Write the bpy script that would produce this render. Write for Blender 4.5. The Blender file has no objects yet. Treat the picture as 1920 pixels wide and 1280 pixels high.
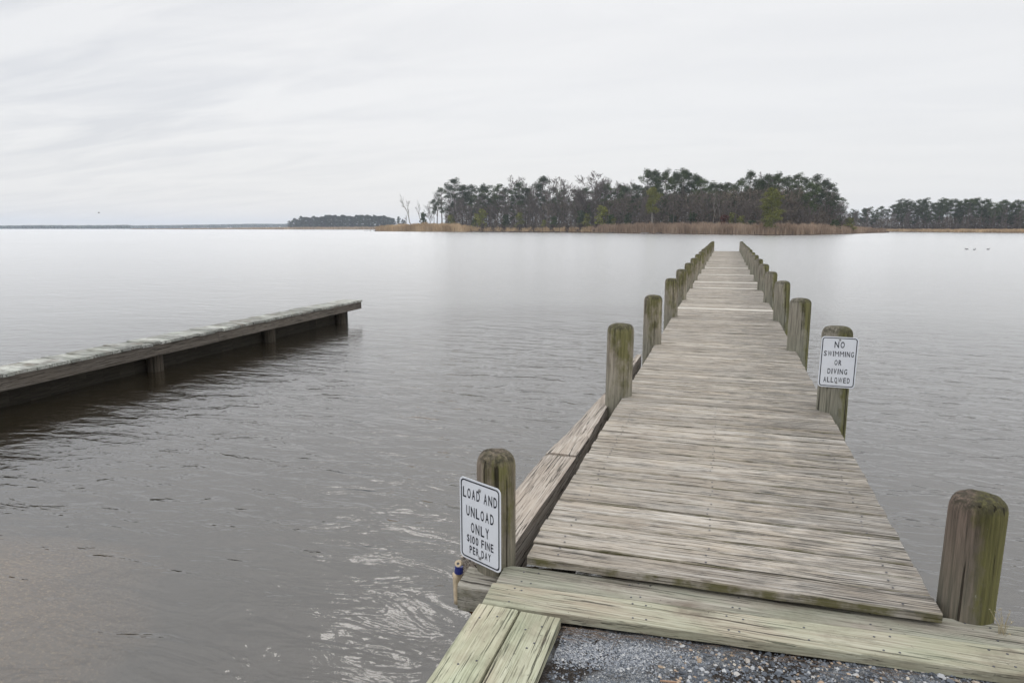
import bpy, math, random
from mathutils import Vector, Matrix, noise
R = random.Random(7)
S = bpy.context.scene
COL = S.collection
rad = math.radians

# ------------------------------------------------------------------ camera
F = 1280.0                      # focal length in pixels of the 1920 px photograph
P = math.atan(212 / F)
A = math.atan(404 * math.cos(P) / F)
H = 1.58                        # eye height above the dock deck (deck top is z = 0)
WZ = -0.55                      # water level
cam = bpy.data.objects.new('camera', bpy.data.cameras.new('camera'))
COL.objects.link(cam)
cam.location = (0, 0, H)
cam.rotation_euler = (math.pi / 2 - P, 0, A)
cam.data.lens = 24; cam.data.sensor_width = 36
cam.data.clip_start = 0.05; cam.data.clip_end = 20000
S.camera = cam
S.view_settings.view_transform = 'Standard'
S.view_settings.look = 'None'
S.view_settings.exposure = 0.0
S.view_settings.gamma = 1.0
S.render.engine = 'CYCLES'
S.cycles.max_bounces = 8
S.cycles.transparent_max_bounces = 8
S.cycles.volume_bounces = 1
S.cycles.sample_clamp_indirect = 6

fx, fy = -math.sin(A), math.cos(A)
rx, ry = math.cos(A), math.sin(A)
cp, sp = math.cos(P), math.sin(P)
def far(px, h):
    """world x, y of the place seen in direction px at forward distance h"""
    u = (px - 960) / F * h * cp
    return fx * h + rx * u, fy * h + ry * u
def zat(py, h):
    """height of something seen at row py, h metres ahead"""
    v = (py - 640) / F
    return H - h * (sp + v * cp) / (cp - v * sp)

# ------------------------------------------------------------------ world, sun
SUN_EL, SUN_AZ = 36.5, 13.0     # elevation; degrees left of the camera heading
sd = Vector((fx * math.cos(rad(SUN_AZ)) - rx * math.sin(rad(SUN_AZ)),
             fy * math.cos(rad(SUN_AZ)) - ry * math.sin(rad(SUN_AZ)), 0)) * math.cos(rad(SUN_EL))
sd.z = math.sin(rad(SUN_EL))
sl = bpy.data.lights.new('sun', 'SUN'); sl.energy = 0.028; sl.angle = rad(7); sl.color = (1, .96, .9)
so = bpy.data.objects.new('sun', sl); COL.objects.link(so)
so.rotation_euler = sd.to_track_quat('Z', 'Y').to_euler()

class NT:
    """tiny node helper"""
    def __init__(s, tree): s.t = tree; tree.nodes.clear()
    def n(s, typ, ins=None, **kw):
        nd = s.t.nodes.new(typ)
        for k, v in kw.items(): setattr(nd, k, v)
        for k, v in (ins or {}).items():
            if isinstance(v, bpy.types.NodeSocket): s.t.links.new(v, nd.inputs[k])
            else: nd.inputs[k].default_value = v
        return nd
    def math(s, op, a, b=0.0, c=0.0, clamp=False):
        return s.n('ShaderNodeMath', {0: a, 1: b, 2: c}, operation=op, use_clamp=clamp).outputs[0]
    def mix(s, f, a, b, mode='MIX'):
        nd = s.n('ShaderNodeMix', data_type='RGBA', blend_type=mode)
        for i, v in ((0, f), (6, a), (7, b)):
            if isinstance(v, bpy.types.NodeSocket): s.t.links.new(v, nd.inputs[i])
            else: nd.inputs[i].default_value = (*v, 1) if isinstance(v, tuple) and len(v) == 3 else v
        return nd.outputs[2]
    def ramp(s, f, stops, interp='LINEAR'):
        nd = s.n('ShaderNodeValToRGB', {0: f}); cr = nd.color_ramp; cr.interpolation = interp
        while len(cr.elements) < len(stops): cr.elements.new(.5)
        for e, (p, c) in zip(cr.elements, stops):
            e.position = p
            e.color = (c, c, c, 1) if isinstance(c, (int, float)) else (*c, 1)
        return nd.outputs[0]
    def noise(s, vec, scale, detail=4, rough=.55, dist=0.0, w=None):
        ins = {'Vector': vec, 'Scale': scale, 'Detail': detail, 'Roughness': rough, 'Distortion': dist}
        nd = s.n('ShaderNodeTexNoise', noise_dimensions='3D' if w is None else '4D')
        if w is not None: ins['W'] = w
        for k, v in ins.items():
            if isinstance(v, bpy.types.NodeSocket): s.t.links.new(v, nd.inputs[k])
            else: nd.inputs[k].default_value = v
        return nd.outputs[0]
    def map(s, vec, scale=(1, 1, 1), rot=(0, 0, 0), loc=(0, 0, 0)):
        return s.n('ShaderNodeMapping', {'Vector': vec, 'Scale': scale, 'Rotation': rot, 'Location': loc}).outputs[0]

w = bpy.data.worlds.new('World'); S.world = w; w.use_nodes = True
T = NT(w.node_tree)
sky = T.n('ShaderNodeTexSky', sky_type='NISHITA', sun_disc=False)
sky.sun_elevation = rad(SUN_EL)
sky.sun_rotation = math.atan2(sd.x, sd.y)
g = T.n('ShaderNodeTexCoord').outputs['Generated']
sep = T.n('ShaderNodeSeparateXYZ', {0: g})
zz = T.math('MAXIMUM', sep.outputs[2], 0.0)
zden = T.math('ADD', zz, 0.13)
pl = T.n('ShaderNodeCombineXYZ', {0: T.math('DIVIDE', sep.outputs[0], zden), 1: T.math('DIVIDE', sep.outputs[1], zden), 2: 0.0}).outputs[0]
streak = T.noise(T.map(pl, (1.0, 2.9, 1), (0, 0, rad(28))), 1.0, 6, .55, .5)
broad = T.noise(T.map(pl, (0.35, .5, 1)), 1.0, 3, .5)
# the cloud layer is thinner and greyer towards the left of the heading
side = T.n('ShaderNodeVectorMath', {0: g, 1: (-rx * .92 , -ry * .92, 0.15)}, operation='DOT_PRODUCT').outputs['Value']
greyer = T.ramp(side, [(.05, 0.0), (.62, 1.0)])
cl = T.math('MULTIPLY', T.ramp(streak, [(.38, 0.0), (.60, 1.0)]), 1.0)
amt = T.math('MULTIPLY', T.math('ADD', T.math('MULTIPLY', greyer, .82), .18), T.math('SUBTRACT', 1.0, T.math('MULTIPLY', cl, .85)))
cloud = T.mix(amt, (.895, .897, .902), (.665, .685, .725))
cloud = T.mix(T.ramp(broad, [(.3, 0.0), (.75, .35)]), cloud, (.84, .85, .87))
hz = T.ramp(zz, [(0.0, 1.0), (.16, 0.0)])
cloud = T.mix(T.math('MULTIPLY', hz, .7), cloud, (.83, .82, .815))
blue = T.n('ShaderNodeVectorMath', {0: sky.outputs[0], 'Scale': .1}, operation='SCALE').outputs[0]
final = T.mix(.955, blue, cloud)
# an overcast sky is brightest overhead
up = T.n('ShaderNodeMapRange', {0: zz, 1: .24, 2: .80, 3: 1.0, 4: 2.2}, interpolation_type='SMOOTHSTEP').outputs[0]
final = T.n('ShaderNodeVectorMath', {0: final, 'Scale': up}, operation='SCALE').outputs[0]
bg = T.n('ShaderNodeBackground', {0: final, 1: 1.0})
T.n('ShaderNodeOutputWorld', {0: bg.outputs[0]})

# ------------------------------------------------------------------ helpers
class MB:
    def __init__(s): s.v = []; s.f = []; s.a = []; s.cur = 0.0
    def add(s, vs, fs, a=None):
        o = len(s.v); s.v += [tuple(v) for v in vs]; s.f += [tuple(i + o for i in f) for f in fs]
        s.a += [s.cur if a is None else a] * len(vs)
    def box(s, x0, x1, y0, y1, z0, z1, a=None, M=None):
        vs = [Vector((x, y, z)) for z in (z0, z1) for y in (y0, y1) for x in (x0, x1)]
        if M: vs = [M @ v for v in vs]
        s.add(vs, [(0, 2, 3, 1), (4, 5, 7, 6), (0, 1, 5, 4), (2, 6, 7, 3), (0, 4, 6, 2), (1, 3, 7, 5)], a)
    def tube(s, pts, rs, n=6, a=None, cap=True):
        rings = []; vs = []; fs = []
        for i, p in enumerate(pts):
            d = (Vector(pts[min(i + 1, len(pts) - 1)]) - Vector(pts[max(i - 1, 0)])).normalized()
            u = d.cross(Vector((0, 0, 1)) if abs(d.z) < .9 else Vector((1, 0, 0))).normalized(); q = d.cross(u)
            for k in range(n):
                t = 2 * math.pi * k / n
                vs.append(Vector(p) + (u * math.cos(t) + q * math.sin(t)) * rs[i])
        for i in range(len(pts) - 1):
            for k in range(n):
                k2 = (k + 1) % n
                fs.append((i * n + k, i * n + k2, (i + 1) * n + k2, (i + 1) * n + k))
        if cap: fs.append(tuple(range(n - 1, -1, -1))); fs.append(tuple((len(pts) - 1) * n + k for k in range(n)))
        s.add(vs, fs, a)
    def board(s, L, Wd, th, origin, along, across, a, seg=10, jit=.002, ch=.005, wob=.0015):
        """plank with chamfered arrises and slightly uneven edges; origin = centre of its top face"""
        al = Vector(along).normalized(); ac = Vector(across).normalized(); up = Vector((0, 0, 1)); o = Vector(origin)
        prof = [(-.5, -th), (-.5, -ch), (-.5, 0), (.5, 0), (.5, -ch), (.5, -th)]
        vs = []; fs = []
        for i in range(seg + 1):
            t = (i / seg - .5) * L
            if i in (0, seg): t += s_r(.003)
            e = [s_r(jit) for _ in range(2)]; z = s_r(wob)
            for k, (c, h) in enumerate(prof):
                wd = c * Wd + (e[0] if c < 0 else e[1])
                if k == 2: wd += ch
                if k == 3: wd -= ch
                vs.append(o + al * t + ac * wd + up * (h + z))
        n = 6
        for i in range(seg):
            for k in range(n):
                k2 = (k + 1) % n
                fs.append((i * n + k, i * n + k2, (i + 1) * n + k2, (i + 1) * n + k))
        fs.append((5, 4, 3, 2, 1, 0)); fs.append(tuple(seg * n + k for k in range(6)))
        s.add(vs, fs, a)
    def mesh(s, name, mat, smooth=False):
        me = bpy.data.meshes.new(name); me.from_pydata(s.v, [], s.f)
        at = me.attributes.new('rnd', 'FLOAT', 'POINT'); at.data.foreach_set('value', s.a)
        if mat: me.materials.append(mat)
        if smooth: me.polygons.foreach_set('use_smooth', [True] * len(me.polygons))
        me.update(); return me
    def obj(s, name, mat, parent=None, smooth=False, **tags):
        return link(name, s.mesh(name, mat, smooth), parent, **tags)
def s_r(a): return R.uniform(-a, a)
def link(name, data, parent=None, **tags):
    o = bpy.data.objects.new(name, data); COL.objects.link(o)
    if parent: o.parent = parent
    for k, v in tags.items():
        if v: o[k] = v
    return o
def thing(name, label, category, loc=(0, 0, 0), group=None):
    o = link(name, None, None, label=label, category=category, group=group)
    o.location = loc; o.empty_display_size = .2
    return o

def material(name):
    m = bpy.data.materials.new(name); m.use_nodes = True
    return m, NT(m.node_tree)
def finish(T, col, rough=.8, bump=None, dist=.01, strength=1.0, spec=.3, **kw):
    ins = {'Base Color': col, 'Roughness': rough, 'Specular IOR Level': spec}; ins.update(kw)
    if bump is not None:
        ins['Normal'] = T.n('ShaderNodeBump', {'Height': bump, 'Distance': dist, 'Strength': strength}).outputs[0]
    b = T.n('ShaderNodeBsdfPrincipled', ins)
    T.n('ShaderNodeOutputMaterial', {0: b.outputs[0]})

def plank_mat(name, axis, light, mid, dark, tint, crackamt=1.0, mildew=None, moss=0.0, board_var=.35, green=None, stain=0.0, wavy=.02):
    """weathered plank: long grain along axis ('x' or 'y'), per-plank variation from the rnd attribute"""
    m, T = material(name)
    tc = T.n('ShaderNodeTexCoord').outputs['Object']
    rn = T.n('ShaderNodeAttribute', attribute_name='rnd').outputs['Fac']
    if axis == 'y': tc = T.map(tc, rot=(0, 0, math.pi / 2))
    off = T.n('ShaderNodeCombineXYZ', {0: T.math('MULTIPLY', rn, 37.0), 1: T.math('MULTIPLY', rn, 91.0), 2: 0.0}).outputs[0]
    v = T.n('ShaderNodeVectorMath', {0: tc, 1: off}).outputs[0]
    wav = T.noise(T.map(v, (2.2, 5, 5)), 1, 3)
    v2 = T.n('ShaderNodeVectorMath', {0: v, 1: T.n('ShaderNodeCombineXYZ', {0: 0.0, 1: T.math('MULTIPLY', wav, wavy), 2: 0.0}).outputs[0]}).outputs[0]
    coarse = T.noise(T.map(v2, (.55, 42, 42)), 1, 5, .62)
    fine = T.noise(T.map(v2, (3.2, 130, 130)), 1, 5, .7)
    blotch = T.noise(T.map(v, (1.6, 5, 5)), 1.5, 4, .6)
    g = T.math('ADD', T.math('MULTIPLY', coarse, .5), T.math('MULTIPLY', fine, .5))
    c = T.ramp(g, [(.33, dark), (.46, mid), (.60, light)])
    c = T.mix(T.ramp(blotch, [(.42, 0.0), (.66, .6)]), c, tint, 'MIX')
    c = T.mix(T.math('MULTIPLY', T.ramp(fine, [(.42, 1.0), (.50, 0.0)]), .30), c, dark)
    # every plank weathers its own shade
    br = T.math('ADD', 1.0 - board_var / 2, T.math('MULTIPLY', T.math('FRACT', T.math('MULTIPLY', rn, 7.31)), board_var))
    c = T.mix(1.0, c, T.n('ShaderNodeCombineXYZ', {0: br, 1: br, 2: br}).outputs[0], 'MULTIPLY')
    cr = T.noise(T.map(v2, (1.7, 74, 74), loc=(5, 3, 1)), 1, 4, .6)
    crack = T.ramp(cr, [(.378, 1.0), (.392, 0.0)])
    cr2 = T.noise(T.map(v2, (.8, 34, 34), loc=(1, 8, 1)), 1, 3, .5)
    crack = T.math('MAXIMUM', crack, T.ramp(cr2, [(.305, 1.0), (.318, 0.0)]))
    cr3 = T.noise(T.map(v2, (3.4, 125, 125), loc=(3, 2, 6)), 1, 3, .6)
    crack = T.math('MAXIMUM', crack, T.math('MULTIPLY', T.ramp(cr3, [(.36, 1.0), (.38, 0.0)]), .6))
    c = T.mix(T.math('MULTIPLY', crack, min(1, .9 * crackamt)), c, (.026, .022, .018))
    # knots
    vo = T.n('ShaderNodeTexVoronoi', {'Vector': T.map(v, (2.1, 6.5, 1)), 'Scale': 1.0, 'Randomness': 1.0}).outputs['Distance']
    kn = T.ramp(T.math('ADD', vo, T.math('MULTIPLY', blotch, .05)), [(.075, 1.0), (.10, .0)])
    c = T.mix(T.math('MULTIPLY', kn, .65), c, (.07, .055, .042))
    if stain:
        st = T.math('MULTIPLY', T.ramp(T.noise(T.map(v, (3.0, 3.2, 3), loc=(4, 1, 0)), 1, 5, .65, .4), [(.50, 0.0), (.68, 1.0)]), stain)
        c = T.mix(st, c, T.mix(.65, c, (.13, .10, .075)))
        dots = T.ramp(T.noise(T.map(v, (60, 60, 60)), 1, 2), [(.70, 0.0), (.74, .6)])
        c = T.mix(T.math('MULTIPLY', dots, stain), c, (.06, .05, .04))
    if green:
        gm = T.ramp(T.noise(T.map(v, (1.2, 4, 4), loc=(9, 9, 9)), 1.6, 3), [(.40, 0.0), (.62, .75)])
        c = T.mix(gm, c, T.mix(.5, c, green))
    if mildew:
        lo, hi = mildew
        x = T.n('ShaderNodeSeparateXYZ', {0: T.n('ShaderNodeTexCoord').outputs['Object']}).outputs[0]
        edge = T.n('ShaderNodeMapRange', {0: x, 1: lo, 2: hi}).outputs[0]
        md = T.noise(T.map(tc, (2.4, 5.5, 1)), 2.2, 6, .7)
        k = T.math('MULTIPLY', T.ramp(T.math('ADD', md, T.math('MULTIPLY', edge, .25)), [(.54, 0.0), (.67, 1.0)]),
                   T.ramp(T.math('ADD', fine, T.math('MULTIPLY', edge, .05)), [(.40, 1.0), (.60, .15)]))
        c = T.mix(T.math('MULTIPLY', k, .85), c, (.055, .055, .052))
    if moss:
        ge = T.n('ShaderNodeNewGeometry').outputs['Normal']
        ny = T.math('ABSOLUTE', T.n('ShaderNodeSeparateXYZ', {0: ge}).outputs[1])
        mk = T.math('MULTIPLY', T.ramp(ny, [(.5, 0.0), (.9, 1.0)]), T.ramp(T.noise(v, 9, 4), [(.42, 0.15), (.58, 1.0)]))
        c = T.mix(T.math('MULTIPLY', mk, moss), c, (.085, .08, .022))
    hgt = T.math('SUBTRACT', T.math('ADD', T.math('MULTIPLY', fine, .6), T.math('MULTIPLY', coarse, .5)), T.math('MULTIPLY', crack, .7))
    finish(T, c, .85, hgt, .004, .9, .2)
    return m

def post_mat(name, moss_side, base_a, base_b, moss_amt):
    """round piling: vertical grain, checks, olive algae on one side and round the head"""
    m, T = material(name)
    tc = T.n('ShaderNodeTexCoord').outputs['Object']
    rn = T.n('ShaderNodeAttribute', attribute_name='rnd').outputs['Fac']
    off = T.n('ShaderNodeCombineXYZ', {0: T.math('MULTIPLY', rn, 17.0), 1: 0.0, 2: T.math('MULTIPLY', rn, 53.0)}).outputs[0]
    v = T.n('ShaderNodeVectorMath', {0: tc, 1: off}).outputs[0]
    xyz = T.n('ShaderNodeSeparateXYZ', {0: tc})
    z = xyz.outputs[2]
    s1 = T.noise(T.map(v, (34, 34, 1.5)), 1, 6, .65, .3)
    s2 = T.noise(T.map(v, (110, 110, 4)), 1, 4, .6)
    bl = T.noise(T.map(v, (5, 5, 2.6)), 1, 4, .6)
    c = T.ramp(T.math('ADD', T.math('MULTIPLY', s1, .5), T.math('MULTIPLY', s2, .5)), [(.36, tuple(q * .34 for q in base_a)), (.48, base_a), (.62, base_b)])
    c = T.mix(T.ramp(bl, [(.45, 0.0), (.7, .6)]), c, tuple(q * .62 for q in base_b))
    # grey-green tint low down
    low = T.n('ShaderNodeMapRange', {0: z, 1: .45, 2: -.05}).outputs[0]
    c = T.mix(T.math('MULTIPLY', low, .35 if moss_amt > 0 else 0.0), c, (.20, .225, .17))
    sd_ = T.math('ADD', T.math('MULTIPLY', xyz.outputs[0], moss_side[0]), T.math('MULTIPLY', xyz.outputs[1], moss_side[1]))
    top = T.n('ShaderNodeMapRange', {0: z, 1: .05, 2: .68}).outputs[0]
    k = T.math('ADD', T.math('ADD', T.math('MULTIPLY', T.noise(T.map(v, (8, 8, 4.5), loc=(3, 3, 3)), 1, 6, .7), 1.0), T.math('MULTIPLY', sd_, 2.2)), T.math('MULTIPLY', top, .30))
    k = T.ramp(k, [(.80 - moss_amt * .15, 0.0), (1.02 - moss_amt * .15, 1.0)])
    mc = T.mix(T.ramp(s1, [(.40, 0.0), (.6, 1.0)]), (.055, .053, .020), (.155, .15, .05))
    c = T.mix(T.math('MULTIPLY', k, .85), c, mc)
    # head: dark lichen speckle
    ge = T.n('ShaderNodeSeparateXYZ', {0: T.n('ShaderNodeNewGeometry').outputs['Normal']}).outputs[2]
    hd = T.math('MULTIPLY', T.ramp(ge, [(.1, 0.0), (.45, 1.0)]), T.ramp(T.noise(v, 45, 5, .7), [(.40, 1.0), (.62, .2)]))
    c = T.mix(T.math('MULTIPLY', hd, .9), c, (.052, .048, .034))
    chk = T.ramp(T.noise(T.map(v, (40, 40, .9), loc=(2, 7, 0)), 1, 4, .55), [(.32, 1.0), (.365, 0.0)])
    c = T.mix(T.math('MULTIPLY', chk, .85), c, (.03, .025, .018))
    wh = T.ramp(T.noise(T.map(v, (60, 60, 14)), 1, 3, .6), [(.70, 0.0), (.75, 1.0)])
    c = T.mix(T.math('MULTIPLY', wh, .45), c, (.42, .42, .37))
    finish(T, c, .9, T.math('SUBTRACT', T.math('ADD', s1, T.math('MULTIPLY', s2, .6)), chk), .014, 1.0, .15)
    return m

M = {}
M['deck'] = plank_mat('weathered_deck_plank', 'x', (.455, .428, .388), (.305, .273, .23), (.11, .094, .078), (.365, .31, .242), mildew=(-.1, .95), moss=.8, board_var=.34, crackamt=1.0, stain=.45, wavy=.012)
M['paleplank'] = plank_mat('pale_deck_plank', 'x', (.62, .60, .55), (.55, .52, .46), (.42, .39, .33), (.55, .5, .43), crackamt=.3, board_var=.1)
M['cap'] = plank_mat('treated_plank', 'x', (.45, .435, .345), (.335, .31, .235), (.16, .135, .10), (.37, .30, .23), crackamt=.9, board_var=.14, green=(.31, .345, .235), stain=1.0)
M['cap_y'] = plank_mat('treated_plank_lengthwise', 'y', (.49, .485, .37), (.385, .38, .275), (.19, .17, .115), (.42, .365, .27), crackamt=1.0, board_var=.16, green=(.33, .38, .255), stain=1.0)
M['cap_grey'] = plank_mat('greyed_treated_plank', 'x', (.41, .385, .33), (.28, .255, .21), (.12, .10, .085), (.28, .28, .215), crackamt=.9, board_var=.1, green=(.26, .295, .215), stain=1.0)
M['timber'] = plank_mat('old_timber', 'y', (.50, .455, .40), (.31, .27, .23), (.085, .07, .06), (.38, .32, .26), crackamt=1.1, board_var=.15)
M['timber_x'] = plank_mat('old_timber_cross', 'x', (.38, .36, .32), (.25, .23, .20), (.09, .08, .065), (.27, .255, .20), crackamt=1.0, board_var=.15, moss=.5)
M['pier'] = plank_mat('pier_plank', 'x', (.50, .505, .47), (.36, .36, .33), (.12, .115, .10), (.27, .29, .24), crackamt=1.0, board_var=.6, stain=1.0, mildew=(-8.2, -7.9))
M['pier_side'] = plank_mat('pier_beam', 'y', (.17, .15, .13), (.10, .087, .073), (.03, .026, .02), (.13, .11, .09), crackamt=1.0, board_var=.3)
M['pier_dark'] = plank_mat('pier_dark_board', 'y', (.045, .04, .03), (.028, .024, .018), (.012, .01, .008), (.035, .03, .02))  # near-black boards, much darker than the side beams
M['postL'] = post_mat('piling_wood', (.3, -1.0), (.25, .215, .17), (.42, .37, .30), .2)
M['postR'] = post_mat('piling_wood_mossy', (1.7, -.3), (.22, .20, .16), (.38, .35, .285), .35)
M['postR0'] = post_mat('piling_wood_green', (2.0, -.6), (.13, .10, .08), (.25, .185, .15), 1.35)
M['postL0'] = post_mat('piling_wood_sign', (.6, -.8), (.20, .16, .125), (.34, .285, .225), .6)
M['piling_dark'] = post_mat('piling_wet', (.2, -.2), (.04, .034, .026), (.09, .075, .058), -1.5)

def plain(name, col, rough=.6, spec=.4, metal=0.0, var=.3, sc=20):
    m, T = material(name)
    tc = T.n('ShaderNodeTexCoord').outputs['Object']
    n = T.noise(tc, sc, 4, .6)
    c = T.mix(T.ramp(n, [(.35, 0.0), (.7, 1.0)]), tuple(q * (1 - var) for q in col), tuple(min(1, q * (1 + var * .4)) for q in col))
    finish(T, c, rough, n, .002, .4, spec, Metallic=metal)
    return m
M['nail'] = plain('dull_nail', (.10, .10, .11), .5, .5, .6)
M['bolt'] = plain('grey_bolt', (.30, .30, .30), .4, .5, .8)
M['rust'] = plain('rusty_iron', (.16, .055, .025), .9, .2, 0, .7, 60)
M['cream'] = plain('cream_plastic', (.62, .50, .34), .5, .4, 0, .25, 25)
M['navy'] = plain('navy_plastic', (.012, .022, .16), .4, .5, 0, .2)
M['ink'] = plain('black_lettering', (.018, .02, .032), .5, .3, 0, .3)

# ------------------------------------------------------------------ setting: water, bed, ground
def water_mat():
    m, T = material('bay_water')
    tc = T.n('ShaderNodeNewGeometry').outputs['Position']
    dn = T.n('ShaderNodeVectorMath', {0: tc}, operation='LENGTH').outputs['Value']   # sheltered, smoother water by the landing
    big = T.noise(T.map(tc, (.45, 1.0, 1), (0, 0, rad(-10))), 1.0, 3, .5, .5)
    mid = T.noise(T.map(tc, (1.7, 4.0, 1), (0, 0, rad(14))), 1.0, 3, .55, .7)
    crs = T.noise(T.map(tc, (1.6, 4.2, 1), (0, 0, rad(-26)), (7, 3, 0)), 1.0, 3, .55, .4)
    rip = T.noise(T.map(tc, (5.5, 10, 1), (0, 0, rad(6))), 1.0, 4, .6, .3)
    patch = T.ramp(T.noise(T.map(tc, (.05, .09, 1)), 1.0, 3, .6), [(.38, .45), (.62, 1.15)])
    h = T.math('ADD', T.math('MULTIPLY', big, .045), T.math('MULTIPLY', mid, .035))
    h = T.math('ADD', h, T.math('MULTIPLY', crs, .012))
    h = T.math('ADD', h, T.math('MULTIPLY', T.math('MULTIPLY', rip, patch), T.n('ShaderNodeMapRange', {0: dn, 1: 3.5, 2: 14, 3: .0045, 4: .017}).outputs[0]))
    h = T.math('MULTIPLY', h, T.n('ShaderNodeMapRange', {0: dn, 1: 3.5, 2: 16, 3: .95, 4: .42}).outputs[0])   # wavelets turn into roughness farther out
    nb = T.n('ShaderNodeBump', {'Height': h, 'Distance': 1.0, 'Strength': 1.0}).outputs[0]
    # ripples too small to resolve far out: the surface turns rougher away from the landing
    ds = T.n('ShaderNodeVectorMath', {0: tc}, operation='LENGTH').outputs['Value']
    rg = T.n('ShaderNodeMapRange', {0: ds, 1: 6, 2: 20, 3: .012, 4: .215}).outputs[0]
    fr = T.math('POWER', T.n('ShaderNodeFresnel', {'IOR': 1.34, 'Normal': nb}).outputs[0], .68)
    gl = T.n('ShaderNodeBsdfGlossy', {'Color': (1, 1, 1, 1), 'Roughness': rg, 'Normal': nb}).outputs[0]
    tr = T.n('ShaderNodeBsdfTransparent', {'Color': (.86, .76, .56, 1)}).outputs[0]
    cn = T.noise(T.map(tc, (.25, .5, 1)), 1.0, 4, .6)
    df = T.n('ShaderNodeBsdfDiffuse', {'Color': T.mix(cn, (.034, .027, .016), (.050, .041, .027)), 'Normal': nb}).outputs[0]
    body = T.n('ShaderNodeMixShader', {0: .42, 1: tr, 2: df}).outputs[0]
    sh = T.n('ShaderNodeMixShader', {0: fr, 1: body, 2: gl}).outputs[0]
    T.n('ShaderNodeOutputMaterial', {0: sh})
    return m
b = MB(); b.add([(-4300, -800, WZ), (4300, -800, WZ), (4300, 4300, WZ), (-4300, 4300, WZ)], [(0, 1, 2, 3)])
b.obj('water', water_mat(), kind='structure')

def bed_mat():
    m, T = material('bay_bed')
    tc = T.n('ShaderNodeTexCoord').outputs['Object']
    n = T.noise(tc, 1.1, 5, .65, .5)
    x = T.n('ShaderNodeSeparateXYZ', {0: tc}).outputs[2]
    sh = T.ramp(T.math('ADD', T.n('ShaderNodeMapRange', {0: x, 1: -1.15, 2: -.75}).outputs[0], T.math('MULTIPLY', T.math('SUBTRACT', n, .5), 1.1)), [(.15, 0.0), (1.15, 1.0)])
    sand = T.ramp(T.noise(tc, 38, 5, .75), [(.35, (.17, .125, .075)), (.55, (.36, .265, .17)), (.67, (.95, .85, .66))])
    c = T.mix(sh, (.035, .032, .022), sand)
    finish(T, c, .9)
    return m
b = MB(); vs = []; fs = []; nx, ny = 70, 60
def bed_z(x, y):
    # a gravelly shoal lies off the landing, to the left of the bulkhead
    d = math.hypot((x + 5.3) / 1.8, (y - 2.4) / 1.8)
    z = -1.35 + .66 * math.exp(-(d ** 2.4) * .75) + .05 * noise.noise((x * .8, y * .8, 0))
    return max(z, -2.6)
for j in range(ny + 1):
    for i in range(nx + 1):
        x = -14 + 28 * i / nx; y = -6 + 24 * j / ny
        vs.append((x, y, bed_z(x, y)))
for j in range(ny):
    for i in range(nx):
        q = j * (nx + 1) + i; fs.append((q, q + 1, q + nx + 2, q + nx + 1))
b.add(vs, fs); b.obj('bay_bed', bed_mat(), smooth=True, kind='structure')
b = MB(); b.add([(-4300, -800, -2.7), (4300, -800, -2.7), (4300, 4300, -2.7), (-4300, 4300, -2.7)], [(0, 1, 2, 3)])
b.obj('deep_bed', plain('deep_mud', (.035, .032, .022), .9, .1), kind='structure')

def gravel_mat():
    m, T = material('gravel_ground')
    tc = T.n('ShaderNodeTexCoord').outputs['Object']
    a = T.noise(tc, 210, 4, .8); bgn = T.noise(tc, 3.3, 4, .6, .4)
    grey = T.ramp(a, [(.38, (.05, .055, .06)), (.5, (.15, .16, .17)), (.62, (.42, .42, .42))])
    soil = T.ramp(a, [(.4, (.012, .01, .008)), (.6, (.06, .05, .043)), (.75, (.3, .28, .27))])
    c = T.mix(T.ramp(bgn, [(.46, 0.0), (.56, 1.0)]), grey, soil)
    finish(T, c, .95, a, .006, 1.0, .15)
    return m
GZ = -.112
b = MB(); vs = []; fs = []; nx, ny = 60, 46
for j in range(ny + 1):
    for i in range(nx + 1):
        x = -.80 + 14 * (i / nx) ** 1.8; y = 2.78 - 13 * (j / ny) ** 2
        yy = y + max(0, min(1, (x + .8) / 2)) * .14 if j == 0 else y
        vs.append((x, yy, GZ + .012 * noise.noise((x * 3, y * 3, 0)) + .02 * noise.noise((x * .5, y * .5, 4))))
for j in range(ny):
    for i in range(nx):
        q = j * (nx + 1) + i; fs.append((q, q + nx + 1, q + nx + 2, q + 1))
b.add(vs, fs); b.obj('gravel_ground', gravel_mat(), smooth=True, kind='structure')

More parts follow.
